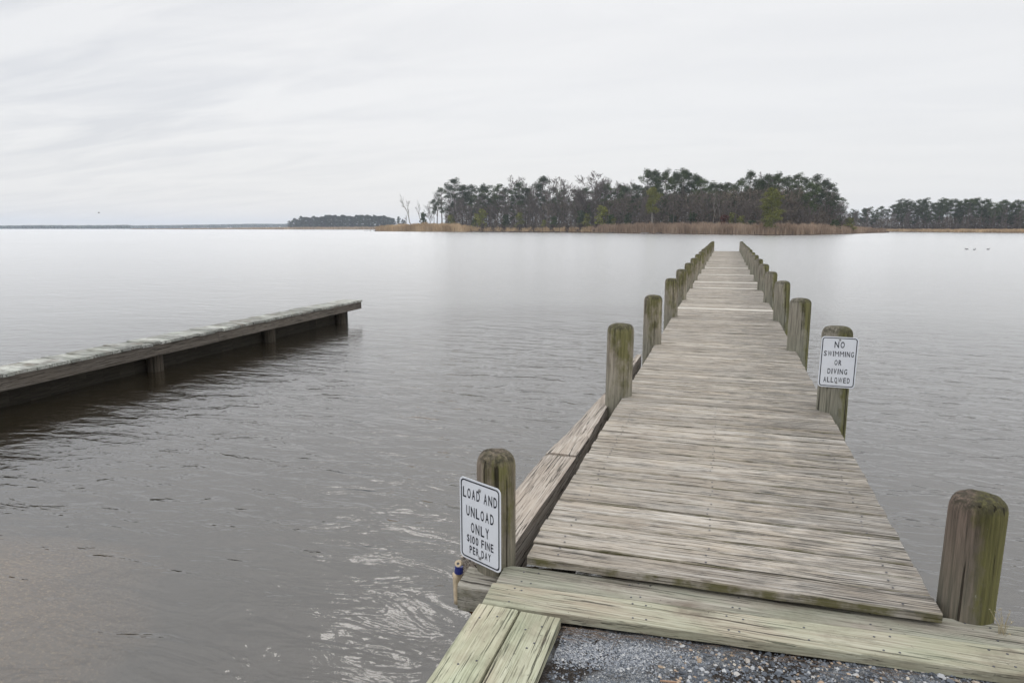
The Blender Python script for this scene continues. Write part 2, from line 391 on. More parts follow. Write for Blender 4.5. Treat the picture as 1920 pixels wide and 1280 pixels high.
def stone_mat():
    m, T = material('loose_stone')
    rn = T.n('ShaderNodeAttribute', attribute_name='rnd').outputs['Fac']
    c = T.ramp(rn, [(0, (.06, .068, .08)), (.3, (.13, .145, .17)), (.55, (.22, .24, .27)), (.72, (.38, .39, .41)), (.80, (.62, .62, .61)),
                    (.88, (.34, .26, .18)), (.94, (.50, .37, .26)), (1.0, (.66, .60, .50))])
    n = T.noise(T.n('ShaderNodeTexCoord').outputs['Object'], 400, 2)
    c = T.mix(T.math('MULTIPLY', n, .4), c, (.05, .05, .05))
    finish(T, c, .8, None, spec=.3)
    return m
def stones(mb, n, x0, x1, y0, y1, smin, smax, pick, patch=None):
    for _ in range(n):
        x = R.uniform(x0, x1); y = R.uniform(y0, y1)
        if patch:
            q = math.hypot((x - patch[0]) / patch[2], (y - patch[1]) / patch[3]) + .5 * noise.noise((x * 7, y * 7, 0))
            if q > R.uniform(.35, 1.1): continue
        lim = 2.655 + (x + .6) * .065
        if y > lim or x < -.585: continue
        r = R.uniform(smin, smax) * (1.0 + (R.random() ** 6))
        z = GZ + .012 * noise.noise((x * 3, y * 3, 0)) + .02 * noise.noise((x * .5, y * .5, 4)) + r * .25
        a = R.uniform(0, 6.28); ca, sa = math.cos(a), math.sin(a)
        sx, sy, sz = r * R.uniform(.8, 1.3), r * R.uniform(.6, 1), r * R.uniform(.45, .75)
        vs = []
        for (u, v, q) in ((1, 0, 0), (.3, .9, .1), (-.9, .35, 0), (-.5, -.85, .1), (.55, -.8, 0)):
            u += s_r(.15); v += s_r(.15); vs.append((x + (u * ca * sx - v * sa * sy), y + (u * sa * sx + v * ca * sy), z + q * sz))
        vs += [(x + ca * sx * .4, y + sa * sx * .4, z + sz), (x - ca * sx * .4, y - sa * sx * .4, z + sz * R.uniform(.6, 1))]
        mb.add(vs, [(0, 1, 5), (1, 2, 6, 5), (2, 3, 6), (3, 4, 5, 6), (4, 0, 5)], pick())
b = MB()
stones(b, 15000, -.58, 1.9, 1.75, 2.8, .003, .0055, lambda: min(.8, abs(R.gauss(.25, .28))))
stones(b, 6000, -.1, 1.9, 2.0, 2.85, .0045, .008, lambda: R.choice((R.uniform(0, .7), R.uniform(0, .6), R.uniform(0, .5), R.uniform(.0, .5), R.uniform(.5, 1))))
stones(b, 800, -.2, 1.9, 2.1, 2.85, .005, .0095, lambda: R.uniform(.74, 1))
stones(b, 30000, -.59, .35, 2.2, 2.75, .0022, .004, lambda: R.uniform(.5, .8), (-.45, 2.55, .42, .16))
b.obj('loose_gravel', stone_mat(), kind='stuff', label='loose blue grey and tan gravel beside the bulkhead boards', category='gravel')

# ------------------------------------------------------------------ bulkhead (cap boards on the sheet wall)
bulk = thing('timber_bulkhead', 'timber bulkhead capped with pale green treated boards along the gravel', 'bulkhead', (-.9, 2.7, -.06))
def under(o, p):
    o.parent = p; o.matrix_parent_inverse = Matrix.Translation(-Vector(p.location)) ; return o
ang = math.atan(.062); AL = Vector((math.cos(ang), math.sin(ang), 0)); AC = Vector((-math.sin(ang), math.cos(ang), 0))
def capboard(y_left, wd, z, a, mat, x0=-.965, L=7.0, label=None):
    m = MB(); c = Vector((x0, y_left, z)) + AL * L / 2
    m.board(L, wd, .042, c, AL, AC, a, seg=60, jit=.0016, ch=.005, wob=.0006)
    o = m.obj('cap_board', mat, label=label); under(o, bulk)
capboard(2.911, .183, -.062, .31, M['cap_grey'], label='greyer cap board against the end of the dock')
capboard(2.722, .186, -.056, .72, M['cap'])
for xc, a in ((-.882, .13), (-.690, .57)):
    m = MB(); m.board(4.6, .182, .042, (xc, 2.625 - 2.3, -.058 if xc < -.8 else -.062), (0, 1, 0), (1, 0, 0), a, seg=40, jit=.0016, wob=.0006)
    under(m.obj('cap_board', M['cap_y']), bulk)
# sheet wall under the boards
m = MB()
for k in range(46):
    x = -.9 + k * .15; y = 2.80 + (x + .9) * .062
    m.box(x, x + .145, y - .03, y + .03, -1.9, -.106, k * .37 % 1)
for k in range(31):
    y = 2.6 - k * .15; m.box(-.93, -.88, y - .145, y, -1.9, -.102, k * .23 % 1)
under(m.obj('sheet_wall', M['pier_side']), bulk)
# nails: small heads standing 1 mm proud
m = MB()
def disc(owner, c, r, h, n=9, a=0):
    mb = MB()
    vs = [(c[0] + r * math.cos(6.283 * k / n), c[1] + r * math.sin(6.283 * k / n), c[2]) for k in range(n)]
    vs += [(c[0] + r * .8 * math.cos(6.283 * k / n), c[1] + r * .8 * math.sin(6.283 * k / n), c[2] + h) for k in range(n)]
    mb.add(vs, [(k, (k + 1) % n, n + (k + 1) % n, n + k) for k in range(n)] + [tuple(range(n, 2 * n))], a)
    under(mb.obj('nail_head', M['nail']), owner)
for t in [.12, .16, .62, .66, .70, 1.05, 1.10, 1.36, 1.62, 1.68, 2.02, 2.1, 2.4, 2.9, 3.4]:
    for yl, z in ((2.911, -.062), (2.722, -.056)):
        for dy in (-.055, .05):
            if R.random() < .25: continue
            p = Vector((-.965, yl, z)) + AL * (t + s_r(.02)) + AC * (dy + s_r(.012))
            disc(bulk, (p.x, p.y, z + .0004), .0052, .0015)
for (x, y) in ((-.86, 2.55), (-.93, 2.52), (-.66, 2.54), (-.72, 2.50), (-.68, 2.38), (-.9, 2.2), (-.84, 2.24), (-.66, 2.42)):
    disc(bulk, (x, y, -.0575 if x < -.8 else -.0615), .0048, .0015)
# old wale timber sticking out to the left, with its rusty bracket
m = MB(); m.board(.62, .20, .125, (-.85, 2.93, -.105), (1, .04, 0), (-.04, 1, 0), .41, seg=14, jit=.006, ch=.014, wob=.004)
under(m.obj('wale_timber', M['timber_x'], label='old grey wale timber whose end sticks out past the sign post'), bulk)
m = MB(); m.box(-1.09, -1.0, 2.835, 2.86, -.36, -.232); m.box(-1.10, -.99, 2.84, 3.0, -.25, -.2315)
under(m.obj('bracket', M['rust']), bulk)

# ------------------------------------------------------------------ the dock
dock = thing('boat_dock', 'long straight plank dock with round pilings running out over the water', 'dock', (0, 3.0, 0))
XL, XR, Y0, Y1 = -.875, .925, 3.02, 50.4
deck = MB(); y = Y0; k = 0
posts = [3.25] + [6.42 + 3.1 * i for i in range(14)] + [49.9]
bright = [(19.0, .02), (21.3, .0), (24.6, .0), (28.9, .0), (14.1, .0)]  # distances of the paler planks, set slightly proud of the deck
while y < Y1:
    wd = R.choice((.138, .14, .141, .142, .139)); gap = R.choice((.004, .005, .006, .008, .004, .012))
    rot = s_r(.0022) + .004
    x0, x1 = XL + s_r(.004), XR + s_r(.005)
    yc = y + wd / 2
    if k == 0: x0, x1, rot, wd = -.862, .935, .016, .15
    z = s_r(.0025)
    near_post = any(abs(yc - p) < .155 for p in posts[1:])
    if near_post: x0 += 0.0
    mb = deck
    if any(abs(yc - q) < .08 for q, _ in bright): mb = MB(); z += .006
    a = R.random()
    mb.board(x1 - x0, wd, .040, ((x0 + x1) / 2, yc, z), (1, rot, 0), (-rot, 1, 0), a, seg=14 if yc < 12 else 4, jit=.0025 if yc < 12 else .001, ch=.006, wob=.0018)
    if mb is not deck: under(mb.obj('pale_plank', M['paleplank'], label='pale plank far along the dock'), dock)
    y += wd + gap; k += 1
under(deck.obj('deck_planks', M['deck']), dock)
m = MB()
for x in (-.72, -.02, .78):
    m.box(x - .03, x + .03, Y0 + .05, Y1 - .02, -.245, -.046, .3)
for i, yp in enumerate(posts): m.box(-1.0, 1.05, yp + .16, yp + .22, -.245, -.05, .6) if i else None
under(m.obj('joists', M['pier_side']), dock)
# deck nails near the camera
m = MB(); y = Y0 + .035
while y < 6.2:
    for x in (-.72, -.02, .78):
        for d in (0, .07):
            if R.random() < .75: disc(dock, (x + s_r(.012), y + d + s_r(.008), .0035), .0058, .001, 7)
    y += .1445

def piling(x, y, r, top, mat, a, lean=(0, 0), label=None, name='piling', parent=None, zb=-2.6, seg=36):
    mb = MB(); rings = []
    zs = [zb, -1.0, -.6, -.3, -.1, 0, .1, .2, .3, .4, .5, .6, .7, .8]
    hz_ = [(-.066, 1.0), (-.050, .99), (-.036, .965), (-.023, .92), (-.012, .86), (-.003, .77), (.004, .65), (.009, .48), (.012, .28), (.013, .10)]
    zs = [z for z in zs if z < top - .08] + [top + q for q, _ in hz_]
    fr = {top + q: f for q, f in hz_}
    vs = []; fs = []; n = seg
    for j, z in enumerate(zs):
        f = fr.get(z, 1.0)
        for k in range(n):
            t = 6.2832 * k / n
            q = r * f * (1 + .03 * noise.noise((math.cos(t) * 1.6 + a * 40, math.sin(t) * 1.6, z * .7)) + .018 * noise.noise((math.cos(t) * 5, math.sin(t) * 5 + a * 20, z * 1.5)))
            q *= 1.0 + .02 * (0.4 - z)
            zt = z + (.006 * noise.noise((math.cos(t) * 2 + a * 9, math.sin(t) * 2, 3)) if z > top - .06 else 0)
            vs.append((q * math.cos(t) + lean[0] * z, q * math.sin(t) + lean[1] * z, zt))
    for j in range(len(zs) - 1):
        for k in range(n):
            k2 = (k + 1) % n; fs.append((j * n + k, j * n + k2, (j + 1) * n + k2, (j + 1) * n + k))
    fs.append(tuple((len(zs) - 1) * n + k for k in range(n)))
    mb.add(vs, fs, a)
    o = mb.obj(name, mat, smooth=True, label=label)
    o.location = (x, y, 0)
    if parent: o.parent = parent; o.matrix_parent_inverse = Matrix.Translation(-Vector(parent.location))
    return o
ordn = ['nearest', 'second', 'third', 'fourth', 'fifth', 'sixth', 'seventh', 'eighth', 'ninth', 'tenth', 'eleventh', 'twelfth', 'thirteenth', 'fourteenth', 'fifteenth', 'last']
top_r = .735
for i, yp in enumerate(posts):
    if i == 0:
        piling(-1.03, 3.045, .097, .495, M['postL0'], .21, label='short mossy piling behind the load and unload sign', parent=dock)
        piling(1.066, 3.20, .106, .465, M['postR0'], .77, lean=(.012, 0), label='thick green algae covered piling at the right end of the cap boards', parent=dock)
        continue
    dl, dr = s_r(.035), s_r(.03)
    if i < 4: dl = (.0, 0, .03)[i - 1]; dr = (.0, .03, .0)[i - 1]
    piling(-.925 + (s_r(.02) if i > 2 else 0), yp + dl, .124 + s_r(.006), .675 + s_r(.012), M['postL'], R.random(), label='weathered piling on the left of the dock, %s from the shore' % ordn[i], parent=dock, lean=(s_r(.012), 0), seg=36 if i < 5 else 16)
    piling(.955 + (s_r(.02) if i > 2 else 0), yp + dr, .126 + s_r(.006), top_r if i == 1 else .665 + s_r(.015), M['postR'], R.random(), label='mossy piling on the right of the dock, %s from the shore' % ordn[i], parent=dock, lean=(s_r(.012), 0), seg=36 if i < 5 else 16)

# rough bumper timber along the left side
bump = thing('bumper_timber', 'thick rough split timber bolted along the left side of the dock', 'timber', (-1.1, 3.05, -.1))
def rough_beam(y0, y1, xi0, xi1, xo0, xo1, ztop, a, seed):
    mb = MB(); n = max(6, int((y1 - y0) / .07)); vs = []; fs = []
    for i in range(n + 1):
        t = i / n; y = y0 + (y1 - y0) * t
        xi = xi0 + (xi1 - xi0) * t; xo = xo0 + (xo1 - xo0) * t + .012 * noise.noise((y * 3, seed, 0)) + .006 * noise.noise((y * 11, seed, 4))
        row = []
        for k in range(7):
            u = k / 6; x = xo + (xi - xo) * u
            z = ztop + .006 * noise.noise((x * 14, y * 2, seed)) - (.014 if k == 0 else 0)
            row.append((x, y, z))
        row += [(xi - .002, y, ztop - .02), (xi, y, ztop - .14), (xi - .02, y, ztop - .27), (xo + .02, y, ztop - .27), (xo, y, ztop - .12)]
        vs += row
    m_ = 12
    for i in range(n):
        for k in range(m_):
            k2 = (k + 1) % m_; fs.append((i * m_ + k2, i * m_ + k, (i + 1) * m_ + k, (i + 1) * m_ + k2))
    fs.append(tuple(range(m_))); fs.append(tuple(n * m_ + k for k in reversed(range(m_))))
    mb.add(vs, fs, a)
    under(mb.obj('timber_length', M['timber']), bump)
rough_beam(3.10, 4.80, -1.015, -.995, -1.245, -1.235, -.10, .2, 1.3)
rough_beam(4.802, 5.28, -.993, -.99, -1.228, -1.20, -.088, .5, 4.3)
rough_beam(5.283, 6.9, -.99, -1.03, -1.205, -1.14, -.098, .8, 7.1)
rough_beam(6.903, 9.2, -1.03, -1.03, -1.125, -1.10, -.105, .1, 9.4)

# small plastic fender hanging at the timber end
FX = .016
fen = thing('dock_fender', 'small cream plastic fender strip with navy collar on the timber end', 'fender', (-1.26, 3.02, -.2))
m = MB(); m.board(.17, .05, .022, (0, 0, 0), (1, 0, 0), (0, 1, 0), .5, seg=6, ch=.006, jit=.0005, wob=.0003); MX = Matrix.Translation((-1.222 + FX, 2.985, -.215)) @ Matrix.Rotation(rad(88), 4, 'Y') @ Matrix.Rotation(rad(25), 4, 'X'); m.v = [tuple(MX @ Vector(q)) for q in m.v]
under(m.obj('fender_strip', M['cream'], smooth=True), fen)
m = MB(); m.tube([(-1.228 + FX, 2.985, -.135), (-1.226 + FX, 2.988, -.10)], [.0225, .0205], 12); under(m.obj('collar', M['navy']), fen)
m = MB()
c0 = Vector((-1.224 + FX, 2.985, -.082)); ax = Vector((.15, -.9, .42)).normalized()
m.tube([c0, c0 + ax * .03], [.017, .0165], 14); under(m.obj('roller', M['cream']), fen)
m = MB(); m.tube([c0 + ax * .0302, c0 + ax * .032], [.0065, .0065], 10); under(m.obj('roller_pin', M['nail']), fen)

# ------------------------------------------------------------------ signs
def sign_face():
    m, T = material('sign_sheet')
    tc = T.n('ShaderNodeTexCoord').outputs['Object']
    n = T.noise(tc, 9, 5, .6); q = T.noise(T.map(tc, (40, 1, 300)), 1, 2)
    c = T.mix(T.ramp(n, [(.5, 0.0), (.8, .35)]), (.70, .72, .76), (.52, .52, .52))
    c = T.mix(T.math('MULTIPLY', T.ramp(q, [(.5, 0.0), (.7, 1.0)]), .08), c, (.4, .42, .45))
    finish(T, c, .45, None, spec=.4)
    return m
M['sign'] = sign_face()
def rrect(w_, h_, r, n=6):
    pts = []
    for cx, cz, a0 in ((w_ / 2 - r, h_ / 2 - r, 0), (-w_ / 2 + r, h_ / 2 - r, 90), (-w_ / 2 + r, -h_ / 2 + r, 180), (w_ / 2 - r, -h_ / 2 + r, 270)):
        for k in range(n + 1):
            t = rad(a0 + 90 * k / n); pts.append((cx + r * math.cos(t), cz + r * math.sin(t)))
    return pts
GLYPHS = {}
def glyph(ch):
    """outline of one letter fitted to the unit square"""
    if ch not in GLYPHS:
        cu = bpy.data.curves.new('t', 'FONT'); cu.body = ch; cu.offset = 0.0 if ch in 'MW$1' else .016; cu.resolution_u = 3
        to = bpy.data.objects.new('t', cu); COL.objects.link(to); bpy.context.view_layer.update()
        me = bpy.data.meshes.new_from_object(to.evaluated_get(bpy.context.evaluated_depsgraph_get()))
        bpy.data.objects.remove(to); bpy.data.curves.remove(cu)
        xs = [v.co.x for v in me.vertices]; ys = [v.co.y for v in me.vertices]
        x0, x1, y0, y1 = min(xs), max(xs), min(ys), max(ys)
        GLYPHS[ch] = ([((v.co.x - x0) / (x1 - x0), (v.co.y - y0) / (y1 - y0)) for v in me.vertices], [tuple(q.vertices) for q in me.polygons])
        bpy.data.meshes.remove(me)
    return GLYPHS[ch]
def make_sign(w_, h_, rows, label, centre, normal, roll, wear):
    nrm = Vector(normal).normalized()
    root = thing('metal_sign', label, 'sign', centre)
    root.rotation_euler = (0, roll, math.atan2(nrm.x, -nrm.y)); root.rotation_mode = 'XYZ'
    # local frame: x right, z up, front faces -y
    p = rrect(w_, h_, .028); n = len(p); mb = MB()
    mb.add([(x, 0, z) for x, z in p] + [(x, .002, z) for x, z in p], [tuple(reversed(range(n))), tuple(n + k for k in range(n))] + [(k, (k + 1) % n, n + (k + 1) % n, n + k) for k in range(n)])
    mb.obj('sign_plate', M['sign'], root)
    a = rrect(w_ - .018, h_ - .018, .022); c = rrect(w_ - .032, h_ - .032, .017); mb = MB()
    mb.add([(x, -.0008, z) for x, z in a] + [(x, -.0008, z) for x, z in c], [(k, n + k, n + (k + 1) % n, (k + 1) % n) for k in range(n)])
    mb.obj('border', M['ink'], root)
    for text, fw, fz, fh in rows:
        mb = MB(); x = 0.0; cells = []
        for ch in text:
            cw = {' ': .42, 'I': .16, '1': .16, 'M': .74, 'W': .80, 'N': .58}.get(ch, .52)
            if ch != ' ': cells.append((ch, x, cw))
            x += cw + (.20 if ch != ' ' else 0)
        tot = x - .20; kx = fw * w_ / tot
        for ch, cx, cw in cells:
            vs_, ps_ = glyph('I' if ch == '1' else ch)
            mb.add([((cx + cw * u - tot / 2) * kx, -.0009, (v - .5) * fh * h_ + h_ * (.5 - fz)) for u, v in vs_], ps_)
        mb.obj('lettering', M['ink'], root)
    for zb in wear:
        mb = MB(); mb.tube([(0, .001, zb * h_), (0, -.004, zb * h_), (0, -.006, zb * h_)], [.0085, .0085, .005], 8); mb.obj('bolt', M['bolt'], root)
    return root
nL = Vector((-.432, -.899, 0)).normalized()
pc = Vector((-1.03, 3.045, 0)) + nL * .10
make_sign(.284, .426, [('LOAD AND', .83, .18, .125), ('UNLOAD', .67, .395, .125), ('ONLY', .44, .585, .125), ('$100 FINE', .65, .735, .10), ('PER DAY', .52, .865, .095)],
          'white load and unload only sign with $100 fine on the short left piling', (pc.x - .011, pc.y, .158), nL, 0, (.40, -.42))
make_sign(.290, .44, [('NO', .27, .155, .125), ('SWIMMING', .80, .335, .105), ('OR', .19, .505, .105), ('DIVING', .53, .68, .105), ('ALLOWED', .71, .85, .105)],
          'white no swimming or diving allowed sign on the second right piling', (.957, 6.42 - .131, .452), (0, -1, 0), rad(.6), (.44, -.40))

# ------------------------------------------------------------------ low pier on the left
pier = thing('low_pier', 'low narrow plank pier with dark sides standing in the water to the left', 'pier', (-8.2, 14.2, WZ))
def px_(y): return -7.80 - .0225 * (y - 0)      # front edge drifts slightly
PZ = -.08
m = MB(); y = 14.22; k = 0
while y > 1.5:
    wd = R.choice((.19, .14, .14, .28)); xf = px_(y)
    m.board(.50 + s_r(.02), wd, .04, (xf - .24, y - wd / 2, PZ + s_r(.007)), (1, .03 + s_r(.02), 0), (-.03, 1, 0), R.random(), seg=3, jit=.004, ch=.008, wob=.003)
    y -= wd + .013
under(m.obj('deck_planks', M['pier']), pier)
def pbeam(y0, y1, inset, z0, z1, a, th=.06):
    vs = []
    for yy in (y0, y1):
        x = px_(yy) - inset
        vs += [(x, yy, z0), (x, yy, z1), (x - th, yy, z1), (x - th, yy, z0)]
    m.add(vs, [(0, 4, 5, 1), (1, 5, 6, 2), (2, 6, 7, 3), (3, 7, 4, 0), (0, 1, 2, 3), (7, 6, 5, 4)], a)
m = MB(); pbeam(9.3, 14.2, .012, PZ - .20, PZ - .041, .2); pbeam(1.5, 9.297, .015, PZ - .205, PZ - .042, .7)
pbeam(1.5, 14.18, .42, PZ - .20, PZ - .041, .5)
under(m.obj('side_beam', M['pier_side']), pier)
m = MB(); yy = 14.05
while yy > 1.6:
    pbeam(yy - .27, yy, .30, -1.6, PZ - .06, R.random(), .04); yy -= .272
under(m.obj('splash_boards', M['pier_dark']), pier)
for yy in (13.55, 10.9, 8.08, 5.35, 2.6):
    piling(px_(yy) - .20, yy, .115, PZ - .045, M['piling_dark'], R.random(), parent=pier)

# ------------------------------------------------------------------ trees
def leaf_mat(name, c1, c2, c3):
    m, T = material(name)
    tc = T.n('ShaderNodeTexCoord').outputs['Object']; oi = T.n('ShaderNodeObjectInfo').outputs['Random']
    rn = T.n('ShaderNodeAttribute', attribute_name='rnd').outputs['Fac']
    c = T.ramp(rn, [(0, c1), (.6, c2), (1, c3)])
    k = T.math('ADD', .75, T.math('MULTIPLY', oi, .5))
    c = T.mix(1.0, c, T.n('ShaderNodeCombineXYZ', {0: k, 1: k, 2: T.math('ADD', .8, T.math('MULTIPLY', oi, .3))}).outputs[0], 'MULTIPLY')
    finish(T, c, .8, spec=.15)
    return m
M['needle'] = leaf_mat('pine_needles', (.020, .034, .015), (.050, .072, .027), (.125, .150, .058))
M['needle2'] = leaf_mat('olive_needles', (.085, .095, .02), (.17, .175, .04), (.27, .26, .07))
M['needle_far'] = leaf_mat('far_needles', (.025, .04, .03), (.04, .06, .04), (.07, .09, .055))
M['rusty'] = leaf_mat('rusty_leaves', (.05, .018, .012), (.10, .035, .022), (.16, .06, .04))
M['bark'] = plain('tree_bark', (.17, .14, .12), .9, .1, 0, .5, 3)
M['palebark'] = plain('pale_bark', (.34, .31, .28), .9, .1, 0, .4, 3)
M['twig'] = plain('bare_twigs', (.16, .135, .12), .9, .1, 0, .35, 2)
M['brush'] = leaf_mat('undergrowth', (.060, .047, .038), (.115, .092, .074), (.20, .165, .135))
M['reed'] = leaf_mat('dry_reeds', (.22, .15, .095), (.46, .335, .23), (.64, .50, .36))
M['bank'] = plain('marsh_bank', (.075, .055, .04), .95, .1, 0, .6, 2)

def rdir(up=0.0):
    while True:
        v = Vector((s_r(1), s_r(1), s_r(1)))
        if .05 < v.length < 1: v.normalize(); v.z += up; return v.normalized()
def clump(mb, c, rxy, rz, n, size):
    base = R.random() * .5
    for _ in range(n):
        d = rdir(); q = R.random() ** .4
        p = Vector((c[0] + d.x * rxy * q, c[1] + d.y * rxy * q, c[2] + d.z * rz * q))
        u = rdir() * size * R.uniform(.6, 1.3); v = rdir() * size * R.uniform(.5, 1.1)
        mb.add([p - u * .5, p + u * .5, p + v], [(0, 1, 2)], min(1, max(0, base + R.random() * .5)))
def pine(seed, crown_from=.45, spread=3.6, dense=1.0, size=.36, hgt=20.0):
    global R
    keep = R; R = random.Random(seed)
    tr = MB(); cr = MB()
    lean = Vector((s_r(.03), s_r(.03), 0)); pts = []
    for i in range(9):
        z = hgt * .97 * i / 8; pts.append((lean.x * z + s_r(.12), lean.y * z + s_r(.12), z))
    tr.tube(pts, [.30 * (1 - .82 * i / 8) for i in range(9)], 6)
    n = int(30 * dense)
    for i in range(n):
        t = crown_from + (1 - crown_from) * (i / n) ** .85
        z = t * hgt
        q = (t - crown_from) / (1 - crown_from)
        reach = spread * (.45 + 1.25 * q * (1 - q) * 2) * R.uniform(.45, 1.15) * (1.0 if q < .85 else .6)
        a = R.uniform(0, 6.283) ; b0 = Vector((lean.x * z, lean.y * z, z))
        e = b0 + Vector((math.cos(a) * reach, math.sin(a) * reach, reach * R.uniform(.0, .4)))
        tr.tube([b0 - Vector((0, 0, .3)), (b0 + e) / 2 + Vector((0, 0, -.1)), e], [.09, .06, .03], 4, cap=False)
        for m_ in range(R.choice((1, 2, 2, 3))):
            f = R.uniform(.55, 1.05); c = b0.lerp(e, f) + Vector((s_r(.5), s_r(.5), s_r(.3) + .2))
            k_ = R.uniform(.55, 1.25); clump(cr, c, 1.25 * k_, .9 * k_, int(66 * k_ * R.uniform(.7, 1.2)), size)
    for _ in range(4): clump(cr, (lean.x * hgt + s_r(.7), lean.y * hgt + s_r(.7), hgt - R.uniform(.1, 1.1)), 1.0, .6, 32, size)
    for _ in range(5):      # dead snags on the bare stem
        z = R.uniform(.25, crown_from) * hgt; a = R.uniform(0, 6.28); l = R.uniform(.6, 1.8)
        tr.tube([(0, 0, z), (math.cos(a) * l, math.sin(a) * l, z + .2)], [.05, .02], 3, cap=False)
    out = tr, cr; R = keep
    return out
def bare(seed, hgt=18.0, spread=.55, first=.32, nb=9, tw=.05, depth=4):
    global R
    keep = R; R = random.Random(seed)
    tr = MB(); tg = MB()
    def ribbon(p, q, wd):
        d = (q - p).cross(rdir()).normalized() * wd
        tg.add([p - d, p + d, q + d * .4, q - d * .4], [(0, 1, 2, 3)])
    def grow(p, d, L, r, lev):
        q = p + d * L * .5 + Vector((s_r(.06), s_r(.06), 0)) * L; e = q + (d + Vector((0, 0, .12))).normalized() * L * .5
        if lev <= 2: tr.tube([p, q, e], [r, r * .8, r * .6], 5 if lev < 2 else 3, cap=False)
        else: ribbon(p, q, tw * (1.4 if lev == 3 else 1)); ribbon(q, e, tw)
        if lev >= depth: return
        for _ in range(R.choice((3, 4, 4)) if lev < 3 else 4):
            f = R.uniform(.35, 1.0); s0 = p.lerp(q, f * 2) if f < .5 else q.lerp(e, f * 2 - 1)
            nd = (d + rdir() * R.uniform(.5, .95)); nd.z = nd.z * .8 + .25; nd.normalize()
            grow(s0, nd, L * R.uniform(.5, .72), r * .5, lev + 1)
    pts = [Vector((s_r(.15) * i, s_r(.15) * i, hgt * .72 * i / 6)) for i in range(7)]
    tr.tube(pts, [.34 * (1 - .75 * i / 6) * hgt / 18 for i in range(7)], 6)
    for i in range(nb):
        t = first + (1 - first) * i / nb; k = t * 6; j = min(5, int(k)); s0 = pts[j].lerp(pts[j + 1], k - j)
        a = R.uniform(0, 6.283); d = Vector((math.cos(a) * spread * (1.25 - .7 * t), math.sin(a) * spread * (1.25 - .7 * t), .85)).normalized()
        grow(s0, d, hgt * R.uniform(.24, .36) * (1.1 - .4 * t), .12 * (1.3 - t), 1)
    grow(pts[-1], Vector((s_r(.1), s_r(.1), 1)).normalized(), hgt * .2, .08, 1)
    out = tr, tg; R = keep
    return out
def bush(seed, n=26, hgt=4.0, rx_=1.6, size=.32):
    global R
    keep = R; R = random.Random(seed); tr = MB(); cr = MB()
    tr.tube([(0, 0, -.2), (.05, .05, hgt * .5), (0, .1, hgt * .85)], [.09, .06, .03], 5)
    for i in range(n):
        t = R.random() ** .8; c = rdir(); z = hgt * (.12 + .8 * t); w_ = rx_ * (1 - t * .75)
        clump(cr, (c.x * w_ * .7, c.y * w_ * .7, z), .62, .42, 24, size)
    R = keep; return tr, cr

protos = {}
def add_proto(key, pair, tmat, cmat, hgt, tn='trunk', cn='crown'):
    hgt = max(q[2] for q in pair[0].v + pair[1].v) - .03 * hgt
    protos[key] = (pair[0].mesh(tn, tmat, True), pair[1].mesh(cn, cmat), hgt, tn, cn)
PINES = []; BARES = []; TALLP = []
for i in range(6):
    add_proto('p%d' % i, pine(100 + i, [.42, .5, .36, .55, .3, .46][i], [3.2, 3.8, 3.4, 2.8, 3.9, 3.2][i]), M['bark'], M['needle'], 20); PINES.append('p%d' % i)
for i in range(4):
    add_proto('d%d' % i, pine(150 + i, .22 + .05 * i, 4.0, 1.55), M['bark'], M['needle'], 20); TALLP.append('d%d' % i)
for i in range(5):
    add_proto('b%d' % i, bare(200 + i, 18, [.5, .35, .6, .42, .3][i], [.35, .45, .3, .5, .4][i], [8, 7, 9, 7, 6][i]), M['bark'], M['twig'], 18); BARES.append('b%d' % i)
add_proto('bigbare', bare(300, 18, 1.15, .30, 15, .05, 5), M['bark'], M['twig'], 17.5)
add_proto('snag', bare(302, 12, .30, .5, 4, .04, 3), M['palebark'], M['twig'], 12)
add_proto('paletree', bare(303, 18, .3, .45, 6, .05, 3), M['palebark'], M['twig'], 18)
add_proto('olive', pine(400, .10, 3.2, 2.8, .38, 14), M['bark'], M['needle2'], 14)
add_proto('olivethin', pine(401, .48, 2.3, 1.1, .38, 14), M['palebark'], M['needle2'], 14)
add_proto('bush', bush(500), M['bark'], M['needle'], 4)
add_proto('bush2', bush(501), M['bark'], M['needle2'], 4)
add_proto('redbush', bush(502, 22, 4, 1.2), M['bark'], M['rusty'], 4)
add_proto('brushy', bush(503, 26, 4, 1.7), M['bark'], M['brush'], 4)
for i in range(3):
    add_proto('f%d' % i, pine(600 + i, .12, 3.6, 1.5, .6), M['bark'], M['needle_far'], 20)
def tree(key, x, y, z, h, name, label, cat='tree', group=None, wide=1.0, lean=(0, 0)):
    tm, cm, hh, tn, cn = protos[key]
    o = thing(name, label, cat, (x, y, z), group)
    s = h / hh; o.scale = (s * wide, s * wide, s)
    o.rotation_euler = (Matrix.Rotation(lean[1], 3, Vector((fx, fy, 0))) @ Matrix.Rotation(lean[0], 3, Vector((rx, ry, 0))) @ Matrix.Rotation(R.uniform(0, 6.283), 3, 'Z')).to_euler()
    link(tn, tm, o); link(cn, cm, o)
    return o

